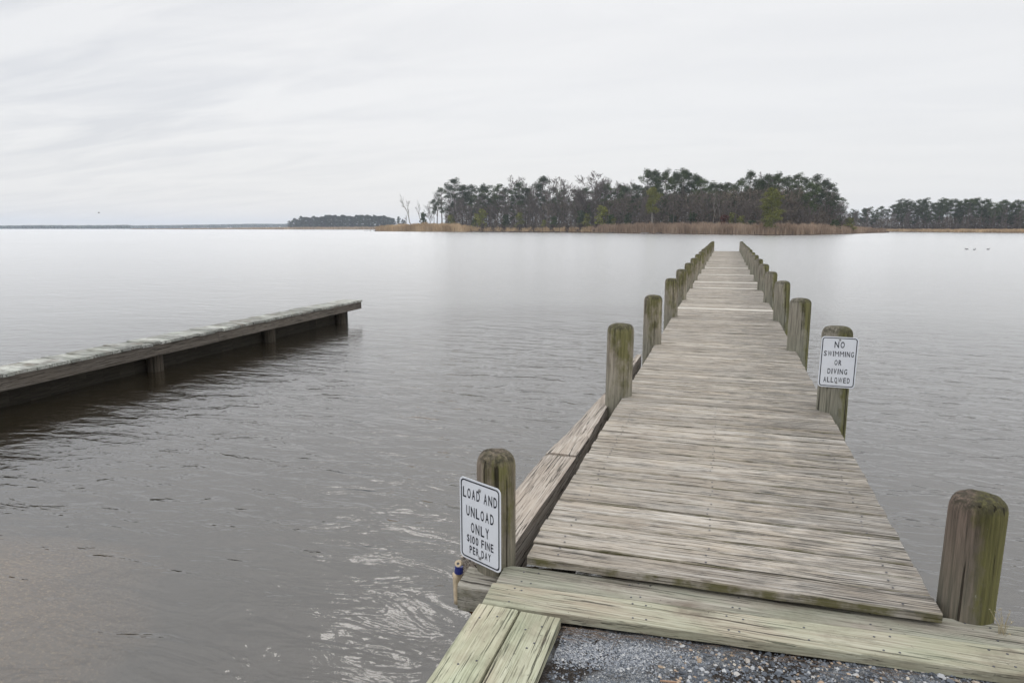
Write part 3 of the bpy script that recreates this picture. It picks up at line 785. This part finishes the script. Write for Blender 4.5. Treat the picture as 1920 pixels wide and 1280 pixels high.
ONES = ['', 'first', 'second', 'third', 'fourth', 'fifth', 'sixth', 'seventh', 'eighth', 'ninth', 'tenth', 'eleventh', 'twelfth', 'thirteenth', 'fourteenth', 'fifteenth', 'sixteenth', 'seventeenth', 'eighteenth', 'nineteenth']
def nth(i):
    if i < 20: return ONES[i]
    t = {2: 'twent', 3: 'thirt', 4: 'fort', 5: 'fift', 6: 'sixt'}[i // 10]
    return t + 'ieth' if i % 10 == 0 else t + 'y-' + ONES[i % 10]
def relabel(objs, text):
    for i, (px, o) in enumerate(sorted(objs, key=lambda q: q[0])): o['label'] = text % nth(i + 1)
def interp(tab, x):
    if x <= tab[0][0]: return tab[0][1]
    for (a, va), (b_, vb) in zip(tab, tab[1:]):
        if x <= b_: return va + (vb - va) * (x - a) / (b_ - a)
    return tab[-1][1]
SH = [(700, 500), (760, 470), (860, 415), (1000, 370), (1100, 330), (1200, 285), (1300, 250), (1440, 216), (1520, 222), (1590, 262), (1660, 330)]
def shore(px): return interp(SH, px) + 1.5 * noise.noise((px * .05, 0, 0))
def tz(off): return WZ - .35 + min(1.6, .55 + .045 * off) if off > 0 else WZ - .6
# island land
def land(name, p0, p1, step, fn, back):
    mb = MB(); vs = []; fs = []; offs = [-4, 0, 2, 8, 20, 45, back]; px = p0; n = 0
    while px <= p1:
        e = min(1, (px - p0) / 60 + .03, (p1 - px) / 60 + .03) if name == 'island_ground' else 1
        for o_ in offs:
            d = fn(px) + (o_ * e if o_ > 0 else o_); x, y = far(px, d); vs.append((x, y, tz(o_ * e)))
        n += 1; px += step
    m_ = len(offs)
    for i in range(n - 1):
        for k in range(m_ - 1): fs.append((i * m_ + k, (i + 1) * m_ + k, (i + 1) * m_ + k + 1, i * m_ + k + 1))
    mb.add(vs, fs); return mb.obj(name, M['bank'], kind='structure')
land('island_ground', 702, 1668, 6, shore, 120)
SH2 = [(1560, 430), (1655, 425), (1800, 350), (1920, 312), (2200, 280)]
def shore2(px): return interp(SH2, px)
land('mainland_ground', 1560, 2300, 20, shore2, 200)

def reeds(name, n, p0, p1, fn, band, topfn, wd, label, taper=0, depthmin=0.0):
    vs = []; fs = []; at = []
    for _ in range(n):
        px = R.uniform(p0, p1)
        e = min(1, (px - p0) / 50 + .1, (p1 - px) / 50 + .1) if taper else 1
        off = .4 + depthmin + band * e * R.random() ** 1.5
        d = fn(px) + off; x, y = far(px, d); z = tz(off) - .1
        h = max(.5, zat(topfn(px), d) - z) * R.uniform(.62, 1.06) * (1 if off > 1.5 else .8)
        h *= .90 + .30 * noise.noise((px * .11, off * .2, 2))
        w_ = wd * R.uniform(.5, 1.2); lx = s_r(.10) * h; a = R.uniform(0, 6.283)
        cx, cy = math.cos(a) * w_, math.sin(a) * w_
        o = len(vs)
        vs += [(x - cx, y - cy, z), (x + cx, y + cy, z), (x + lx + cx * .8, y + cy * .8, z + h * .8), (x + lx * 1.3, y, z + h)]
        fs.append((o, o + 1, o + 2, o + 3))
        c = min(1, max(0, .5 + .45 * noise.noise((px * .04, off * .15, 0)) + s_r(.3))); at += [c] * 4
    mb = MB(); mb.v = vs; mb.f = fs; mb.a = at
    return mb.obj(name, M['reed'], kind='stuff', label=label, category='reeds')
RT = [(700, 425), (730, 420), (800, 417), (860, 418), (900, 424), (1000, 425), (1090, 424), (1140, 418), (1200, 415.5), (1350, 415.5), (1440, 416), (1540, 417.5), (1590, 422), (1665, 428)]
reeds('marsh_reeds', 26000, 704, 880, shore, 14, lambda p: interp(RT, p), .13, 'tan reed bed on the left tip of the island', 1)
reeds('marsh_reeds', 3500, 880, 1120, shore, 9, lambda p: interp(RT, p), .10, 'sparse brown reeds along the dark middle bank of the island', 0, 2.5)
reeds('marsh_reeds', 42000, 1110, 1662, shore, 17, lambda p: interp(RT, p), .085, 'tall tan reed bed along the right half of the island', 1)
reeds('marsh_reeds', 26000, 1600, 2050, shore2, 16, lambda p: 428.6, .12, 'low tan reeds along the mainland shore at the right')

# undergrowth: a mass of bare brush inside the wood
mb = MB()
for _ in range(92000):
    px = R.uniform(835, 1580); off = R.uniform(5 if 885 < px < 1105 else 14, 75); d = shore(px) + off; x, y = far(px, d)
    zz_ = tz(off) + (2.2 if off < 13 else 14 if px < 1500 else 3 + 8 * (1580 - px) / 80) * R.random() ** 1.5; l = R.uniform(.7, 2.4); w_ = R.uniform(.05, .12)
    dr = rdir(.9) * l; sd_ = dr.cross(rdir()).normalized() * w_
    p = Vector((x, y, zz_)); mb.add([p - sd_, p + sd_, p + dr + sd_ * .5, p + dr - sd_ * .5], [(0, 1, 2, 3)], R.random())
mb.obj('undergrowth', M['brush'], kind='stuff', label='grey brown tangle of brush between the island trunks', category='undergrowth')

# skyline trees read off the photograph: column, row of the top, kind, depth behind the shore
GI = 'trees of the island wood'
sky_trees = [
 (829, 352, 'p0', 22), (853, 334, 'p1', 25), (868, 348, 'p3', 30), (884, 347, 'p2', 34), (902, 345, 'd0', 26), (918, 348, 'p4', 40), (932, 346, 'p5', 24),
 (948, 352, 'p0', 34), (975, 341, 'p1', 26), (992, 352, 'p2', 38), (1016, 331, 'p3', 24), (1036, 352, 'p5', 34), (1056, 354, 'p0', 44), (1078, 356, 'p4', 36),
 (1096, 350, 'd1', 40), (1138, 345, 'd2', 34), (1156, 344, 'd0', 44), (1172, 349, 'p2', 36), (1190, 345, 'd3', 42), (1210, 317, 'p1', 30), (1228, 320, 'p3', 38), (1246, 317, 'd0', 28),
 (1262, 321, 'd1', 40), (1276, 317, 'd2', 26), (1292, 322, 'd3', 34), (1304, 327, 'd0', 42), (1313, 336, 'p4', 30), (1330, 341, 'd1', 42), (1346, 344, 'p2', 36),
 (1360, 343, 'd2', 44), (1374, 345, 'p0', 34), (1388, 338, 'p5', 44), (1401, 320, 'p1', 26), (1418, 335, 'd0', 38), (1434, 327, 'p3', 40), (1454, 323, 'd1', 34),
 (1473, 331, 'p2', 44), (1492, 325, 'p1', 30), (1508, 333, 'p5', 40), (1523, 327, 'p0', 28), (1537, 336, 'd3', 36), (1552, 346, 'd2', 30), (1563, 364, 'd1', 26), (1572, 384, 'p4', 22)]
sk = []
LT = 'dark pine standing along the skyline of the island wood'
for px, ty, k, off in sky_trees:
    d = shore(px) + off; x, y = far(px, d); z = tz(off) - .1; h = zat(ty, d) - z
    sk.append((px, None)); sk[-1] = (px, tree(k, x, y, z, h, 'pine_tree', LT, group='skyline pines of the island wood', wide=min(1.25, .95 * 20 / h * (d / 240) * .8 + .25)))
relabel(sk, 'dark pine on the skyline of the island wood, %s skyline pine from the left')
sk = []
for px, ty, k, off in [(963, 329, 'b0', 30), (985, 334, 'b1', 36), (1003, 340, 'b3', 30), (1048, 331, 'b3', 30), (1062, 338, 'b1', 36), (1030, 340, 'b4', 28), (1128, 336, 'b2', 40), (820, 358, 'b4', 30), (845, 350, 'b1', 22),
                       (1426, 323, 'b0', 44), (1443, 330, 'b3', 40), (1180, 338, 'b2', 46), (1160, 340, 'b0', 42), (1560, 356, 'b2', 22), (1568, 378, 'b0', 20), (1545, 352, 'b2', 20), (1583, 394, 'b1', 22), (1578, 380, 'b2', 18), (1590, 398, 'b0', 16), (1574, 372, 'b0', 26)]:
    d = shore(px) + off; x, y = far(px, d); z = tz(off) - .1
    sk.append((px, tree(k, x, y, z, zat(ty, d) - z, 'bare_tree', 'bare', group='bare skyline trees of the island')))
relabel(sk, 'bare tree with grey twigs against the sky above the island, %s such from the left')
sk = []
# inner rows
def band(px):
    for lim, t in ((930, 'near its left end'), (1065, 'left of the big spreading bare tree'), (1222, 'between big bare tree and thin olive pine'),
                   (1340, 'between thin olive pine and pale dead tree'), (1447, 'between pale dead tree and low branched olive pine')):
        if px < lim: return t
    return 'right of the low branched olive pine'
for i in range(58):
    px = 842 + (1562 - 842) * (i + R.random()) / 58; off = R.uniform(16, 62)
    top = 346 + R.uniform(2, 30) + (10 if px < 1180 else 0) + max(0, px - 1530) * .8; d = shore(px) + off; x, y = far(px, d); z = tz(off) - .1
    tree(R.choice(PINES + TALLP + TALLP), x, y, z, zat(top, d) - z, 'pine_tree', 'shorter pine inside island wood, ' + band(px), group='inner pines ' + band(px))
for i in range(104):
    px = 845 + (1570 - 845) * (i + R.random()) / 104; off = R.uniform(11, 34)
    top = R.uniform(352, 392) + max(0, px - 1520) * .5; d = shore(px) + off; x, y = far(px, d); z = tz(off) - .1
    tree(R.choice(BARES), x, y, z, zat(top, d) - z, 'bare_tree', 'slim bare tree inside island wood, ' + band(px), group='inner bare trees ' + band(px), wide=.8)
def special(key, px, ty, off, name, label, cat='tree', wide=1.0, lean=(0, 0), zoff=-.1):
    d = shore(px) + off; x, y = far(px, d); z = tz(off) + zoff
    return tree(key, x, y, z, zat(ty, d) - z, name, label, cat, None, wide, lean)
special('bigbare', 1112, 321, 24, 'bare_tree', 'big spreading bare tree, widest crown of the island skyline', wide=1.15)
special('olive', 1447, 353, 2, 'pine_tree', 'olive green pine in front of the wood, low branches over the reeds', wide=1.0)
special('olivethin', 1222, 352, 5, 'pine_tree', 'small olive pine on a long pale bare trunk at the reeds', wide=.95)
special('d3', 1518, 341, 15, 'pine_tree', 'broad dark pine at the right end of the wood')
special('paletree', 1338, 352, 16, 'bare_tree', 'pale grey dead tree with forked top at the wood edge', wide=.8)
special('paletree', 1350, 358, 17, 'bare_tree', 'pale leaning dead tree just right of the forked one', wide=.7, lean=(.05, -.08))
special('snag', 775, 362, 12, 'dead_tree', 'tall leaning dead tree on the left tip of the island', wide=.9, lean=(0, -.32))
special('snag', 790, 375, 12, 'dead_tree', 'thin upright dead tree between the leaning one and the small pine', wide=.6, lean=(0, -.10))
special('snag', 763, 401, 11, 'dead_tree', 'short dead tree furthest left on the island', wide=1, lean=(0, -.1))
special('p3', 814, 374, 16, 'pine_tree', 'small sparse pine left of the island wood', wide=.9)
special('b2', 806, 378, 18, 'bare_tree', 'small bare tree beside the sparse left pine', wide=.9)
special('bush', 793, 398, 14, 'evergreen_shrub', 'dark green shrub under the small left pine', 'shrub', wide=.8)
special('redbush', 1357, 401, 6, 'cedar_shrub', 'rust red small cedar standing in the reeds', 'shrub')
special('bush', 1407, 413, 5, 'evergreen_shrub', 'dark round shrub in the reeds beside the olive pine', 'shrub', wide=1.5)
special('bush', 1566, 412, 5, 'evergreen_shrub', 'dark green shrub at the right end of the island reeds', 'shrub', wide=1.4)
special('bush2', 1590, 408, 10, 'evergreen_shrub', 'mid green shrub right of the last island pines', 'shrub', wide=1.5)
for i, (px, ty, k) in enumerate([(845, 402, 'bush2'), (895, 400, 'bush2'), (905, 392, 'bush2'), (890, 410, 'bush'), (950, 402, 'bush'), (975, 398, 'bush2'), (1020, 412, 'bush2'), (1090, 395, 'bush'), (1100, 400, 'bush2'), (1130, 385, 'bush2'),
                                (1150, 408, 'bush2'), (1178, 400, 'bush'), (1260, 402, 'bush'), (1296, 398, 'bush'), (1375, 398, 'bush2'), (1390, 404, 'bush2'), (1040, 405, 'bush'), (1145, 402, 'bush')]):
    d = shore(px) + 13; x, y = far(px, d); z = tz(13) - .1
    sk.append((px, tree(k, x, y, z, zat(ty, d) - z, 'evergreen_shrub', 's', 'shrub', 'evergreen shrubs under the island wood')))
relabel(sk, 'green shrub at the foot of the island trunks, %s from the left')
sk = []
for i, px in enumerate([905, 925, 945, 975, 1000, 1035, 1065, 1088, 1120, 1160, 1230, 1290, 1420, 1480, 1500]):
    off = 3 if px < 1130 else 9; d = shore(px) + off; x, y = far(px, d); z = tz(off) - .1
    ty = R.uniform(418, 424) if px < 1130 else 413
    sk.append((px, tree('brushy', x, y, z, zat(ty, d) - z, 'brush_shrub', 's', 'shrub', 'leafless bushes on the island bank', wide=1.5)))
relabel(sk, 'grey brown leafless bush on the island bank, %s from the left')
sk = []
# drift logs on the bank
lg = []
for i, (px, L) in enumerate([(900, 9), (925, 6), (960, 8), (1005, 7), (1042, 9), (1060, 6), (1218, 7), (1242, 5), (1152, 6)]):
    d = shore(px) + .8; x, y = far(px, d); a = A + s_r(.2); m = MB()
    u = Vector((math.cos(a), math.sin(a), 0)); c = Vector((0, 0, 0))
    m.tube([c - u * L * .5, c + Vector((0, 0, .1)), c + u * L * .5 + Vector((0, 0, R.uniform(0, .6)))], [.22, .18, .08], 7)
    m.tube([c + u * L * .1, c + u * L * .25 + Vector((0, .4, .9))], [.09, .03], 5)
    o = m.obj('drift_log', M['palebark'] if px == 1218 else M['bark'], label='fallen drift log lying along the island waterline' if px != 1218 else 'pale bleached log at the foot of the thin olive pine', category='log', group=None if px == 1218 else 'drift logs on the island bank')
    o.location = (x, y, WZ + .22)
    if px != 1218: lg.append((px, o))
relabel(lg, 'fallen drift log along the island waterline, %s from the left')
# mainland wood at the right
GR = 'mainland pines behind the right marsh'
rt = [(1596, 392), (1606, 396), (1618, 390), (1630, 388), (1640, 393), (1650, 387), (1662, 392)]
px = 1672
while px < 1990: rt.append((px, R.choice((373, 376, 374, 379, 371)) + (4 if px > 1860 else 0) + (5 if px < 1680 else 0))); px += R.uniform(6.5, 10)
for px, ty in rt:
    off = R.uniform(20, 34); d = shore2(px) + off; x, y = far(px, d); z = tz(off)
    sk.append((px, tree(R.choice(PINES + ['d0', 'd1']), x, y, z, zat(ty, d) - z, 'pine_tree', 's', group=GR, wide=1.15)))
relabel(sk, 'dark front row pine of the right mainland marsh, %s from the left')
for i in range(44):
    px = R.uniform(1590, 1995); off = R.uniform(24, 60); d = shore2(px) + off; x, y = far(px, d); z = tz(off)
    ty = R.uniform(380, 398) + (10 if px < 1675 else 0)
    tree(R.choice(PINES + TALLP), x, y, z, zat(ty, d) - z, 'pine_tree', 'lower pine in the second row of the mainland wood, ' + ('left part' if px < 1740 else 'middle part' if px < 1850 else 'right part'), group='second row of mainland pines', wide=1.1)
for i in range(14):
    px = R.uniform(1600, 1920); d = shore2(px) + 18; x, y = far(px, d)
    tree(R.choice(BARES), x, y, tz(18), zat(R.uniform(385, 402), d) - tz(18), 'bare_tree', 'bare tree among the mainland pines, ' + ('in their left half' if px < 1760 else 'in their right half'), group='bare mainland trees', wide=.8)
mb = MB()
for _ in range(24000):
    px = R.uniform(1580, 2000); off = R.uniform(26, 75); d = shore2(px) + off; x, y = far(px, d)
    zz_ = tz(off) + 7 * R.random() ** 1.4; l = R.uniform(.7, 2.4); w_ = R.uniform(.07, .14)
    dr = rdir(.8) * l; sd_ = dr.cross(rdir()).normalized() * w_
    p = Vector((x, y, zz_)); mb.add([p - sd_, p + sd_, p + dr + sd_ * .5, p + dr - sd_ * .5], [(0, 1, 2, 3)], R.random())
mb.obj('undergrowth', M['brush'], kind='stuff', label='dark brush under the mainland pines at the right', category='undergrowth')

# far left: pine point behind its marsh, then the opposite shore
def shf(px): return interp([(240, 1500), (540, 1200), (760, 1050)], px)
land('marsh_ground', 245, 800, 20, shf, 300)
reeds('marsh_reeds', 9000, 245, 780, shf, 40, lambda p: interp([(250, 429.3), (400, 427), (540, 425), (760, 424)], p), .4, 'thin line of tan marsh in front of the distant pine point')
px = 543; sk = []
while px < 742:
    e = 8 if px < 552 else (4 if px < 565 else 0)
    ty = 403 + R.choice((0, 1, 2, 3)) + e + (3 if px > 725 else 0) + (2 if px < 610 else 0); d = shf(px) + R.uniform(60, 120); x, y = far(px, d)
    sk.append((px, tree('f%d' % R.randrange(3), x, y, .3, zat(ty, d) - .3, 'pine_tree', 's', group='pines of the distant point', wide=1.25)))
    px += R.uniform(2.6, 4.4)
relabel(sk, 'small hazy pine on the distant point, %s from its left end')
for px, ty in ((748, 406), (755, 411), (759, 413)):
    d = 1120; x, y = far(px, d); tree('f1', x, y, .3, zat(ty, d) - .3, 'pine_tree', 'lone hazy pine just right of the distant point', group='lone pines beside the distant point')
mb = MB()
ico = [(0, 0, 1), (.89, 0, .45), (.28, .85, .45), (-.72, .53, .45), (-.72, -.53, .45), (.28, -.85, .45), (.72, .53, -.45), (-.28, .85, -.45), (-.89, 0, -.45), (-.28, -.85, -.45), (.72, -.53, -.45), (0, 0, -1)]
icf = [(0, 1, 2), (0, 2, 3), (0, 3, 4), (0, 4, 5), (0, 5, 1), (1, 6, 2), (2, 7, 3), (3, 8, 4), (4, 9, 5), (5, 10, 1), (6, 7, 2), (7, 8, 3), (8, 9, 4), (9, 10, 5), (10, 6, 1), (11, 7, 6), (11, 8, 7), (11, 9, 8), (11, 10, 9), (11, 6, 10)]
FT = [(-300, 424.5), (0, 424.5), (60, 423.4), (150, 423.8), (240, 423), (250, 424), (330, 423.2), (400, 422), (480, 420.8), (545, 421), (620, 422), (700, 423)]
for i in range(4200):
    px = R.uniform(-300, 720); d = (2300 if px < 245 else 3000) + R.uniform(0, 160); x, y = far(px, d)
    ht = zat(interp(FT, px) - 1.6 + R.uniform(0, 1.2), d); r = R.uniform(3, 6.5); z = R.choice((ht - r, ht - r, R.uniform(0, ht - r)))
    mb.add([(x + v[0] * r * R.uniform(.8, 1.2), y + v[1] * r, z + v[2] * r * R.uniform(.8, 1.2)) for v in ico], icf, R.random())
mb.obj('far_woods', M['needle_far'], kind='stuff', label='blue grey wooded shore along the far horizon at the left', category='woods')

# ------------------------------------------------------------------ small things
for k, px in enumerate((684, 688, 692, 695, 701, 704)):
    d = 470; x, y = far(px, d); m = MB(); hh = R.uniform(.7, 1.3)
    m.tube([(0, 0, -1.5), (0, 0, hh * .7), (s_r(.1), 0, hh)], [.17, .16, .12], 7)
    o = m.obj('old_piling', M['bark'], label='stub of an old piling off the left tip of the island', category='piling', group='old piling stubs off the island tip'); o.location = (x, y, WZ)
M['duck'] = plain('duck_feathers', (.06, .05, .045), .8, .2, 0, .5)
M['duckhead'] = plain('duck_head_feathers', (.03, .035, .03), .7, .2, 0, .3)
def duck_meshes():
    b1 = MB(); b1.tube([(-.24, 0, .10), (-.19, 0, .08), (-.08, 0, .07), (.06, 0, .06), (.15, 0, .07), (.19, 0, .12), (.20, 0, .19), (.225, 0, .225), (.25, 0, .225), (.29, 0, .215), (.32, 0, .21)],
                        [.012, .045, .085, .09, .065, .038, .032, .042, .035, .014, .008], 10)
    b2 = MB(); 
    for s in (-1, 1): b2.tube([(-.17, s * .05, .13), (-.05, s * .075, .12), (.08, s * .06, .10)], [.01, .035, .02], 6)
    return b1.mesh('body', M['duck'], True), b2.mesh('wing', M['duckhead'], True)
dm = duck_meshes()
for px, py, rz, lb in ((1817, 467, 2.8, 'dark duck swimming on the open water, leftmost of three'), (1831, 467.5, .3, 'dark duck swimming on the open water, middle of three'), (1857, 467, .2, 'fainter duck on the open water, rightmost of three')):
    d = (H - WZ) * F / (py - 428); x, y = far(px, d)
    o = thing('duck', lb, 'duck', (x, y, WZ - .03), 'ducks on the water'); o.rotation_euler = (0, 0, A + rz); o.scale = (.7,) * 3
    link('body', dm[0], o); link('wing', dm[1], o)
m = MB(); x, y = far(188, 120)
m.tube([(-.16, 0, 0), (-.08, 0, 0), (.05, 0, 0), (.14, 0, .01), (.19, 0, 0)], [.01, .04, .05, .03, .008], 8)
for s in (-1, 1): m.add([(.06, s * .03, .02), (-.06, s * .03, .02), (-.05, s * .22, .10), (.04, s * .22, .11), (-.08, s * .46, .03)], [(0, 3, 2, 1), (3, 4, 2)])
o = m.obj('flying_bird', M['duck'], label='small dark bird flying above the far left shore', category='bird'); o.location = (x, y, zat(399, 120)); o.rotation_euler = (0, 0, A)
# dry weed at the right end of the cap boards
M['straw'] = plain('dry_straw', (.42, .36, .24), .9, .1)
m = MB(); c = Vector((1.16, 3.05, -.12))
for k in range(14):
    a = R.uniform(0, 6.28); t = R.uniform(.05, .17); r = R.uniform(.005, .05); m.tube([c + Vector((s_r(.01), s_r(.01), 0)), c + Vector((math.cos(a) * r * .4, math.sin(a) * r * .4, t * .7)), c + Vector((math.cos(a) * r, math.sin(a) * r, t))], [.0012, .001, .0005], 4)
    clump(m, c + Vector((math.cos(a) * r, math.sin(a) * r, t)), .006, .008, 4, .006)
m.obj('dry_weed', M['straw'], label='wispy dry weed growing behind the right end of the cap boards', category='weed')
# twig and dead grass on the gravel
m = MB(); m.tube([(-.16, 2.395, GZ + .008), (-.10, 2.403, GZ + .010)], [.004, .0035], 6)
m.obj('wood_splinter', plain('splinter_wood', (.33, .21, .14), .8, .2), label='reddish splinter of wood lying on the gravel', category='wood chip')

m = MB()
for _ in range(170):
    x = -.56 + 2.1 * R.random() ** 1.6; y = 2.63 + (x + .6) * .065 - abs(R.gauss(0, .035)); a = R.uniform(-.5, .5) + (1.57 if R.random() < .15 else 0); l = R.uniform(.02, .055)
    z = GZ + R.uniform(.008, .016); u = Vector((math.cos(a), math.sin(a), s_r(.15))) * l
    m.tube([Vector((x, y, z)) - u, Vector((x, y, z + .002)), Vector((x, y, z)) + u], [.0009, .0011, .0006], 3)
m.obj('pine_straw', plain('pine_straw_brown', (.14, .105, .08), .9, .1), kind='stuff', label='thin brown pine straw caught along the bulkhead board', category='pine straw')

# ------------------------------------------------------------------ haze
hm, T = material('haze_air')
vp = T.n('ShaderNodeVolumePrincipled', {'Color': (.80, .88, 1.0, 1), 'Density': .00017, 'Anisotropy': .0})
T.n('ShaderNodeOutputMaterial', {1: vp.outputs[0]})
b = MB(); b.box(-4600, 4600, -1100, 4600, -3.7, 60)
b.obj('haze', hm, kind='stuff', label='thin pale haze over the whole bay', category='haze')
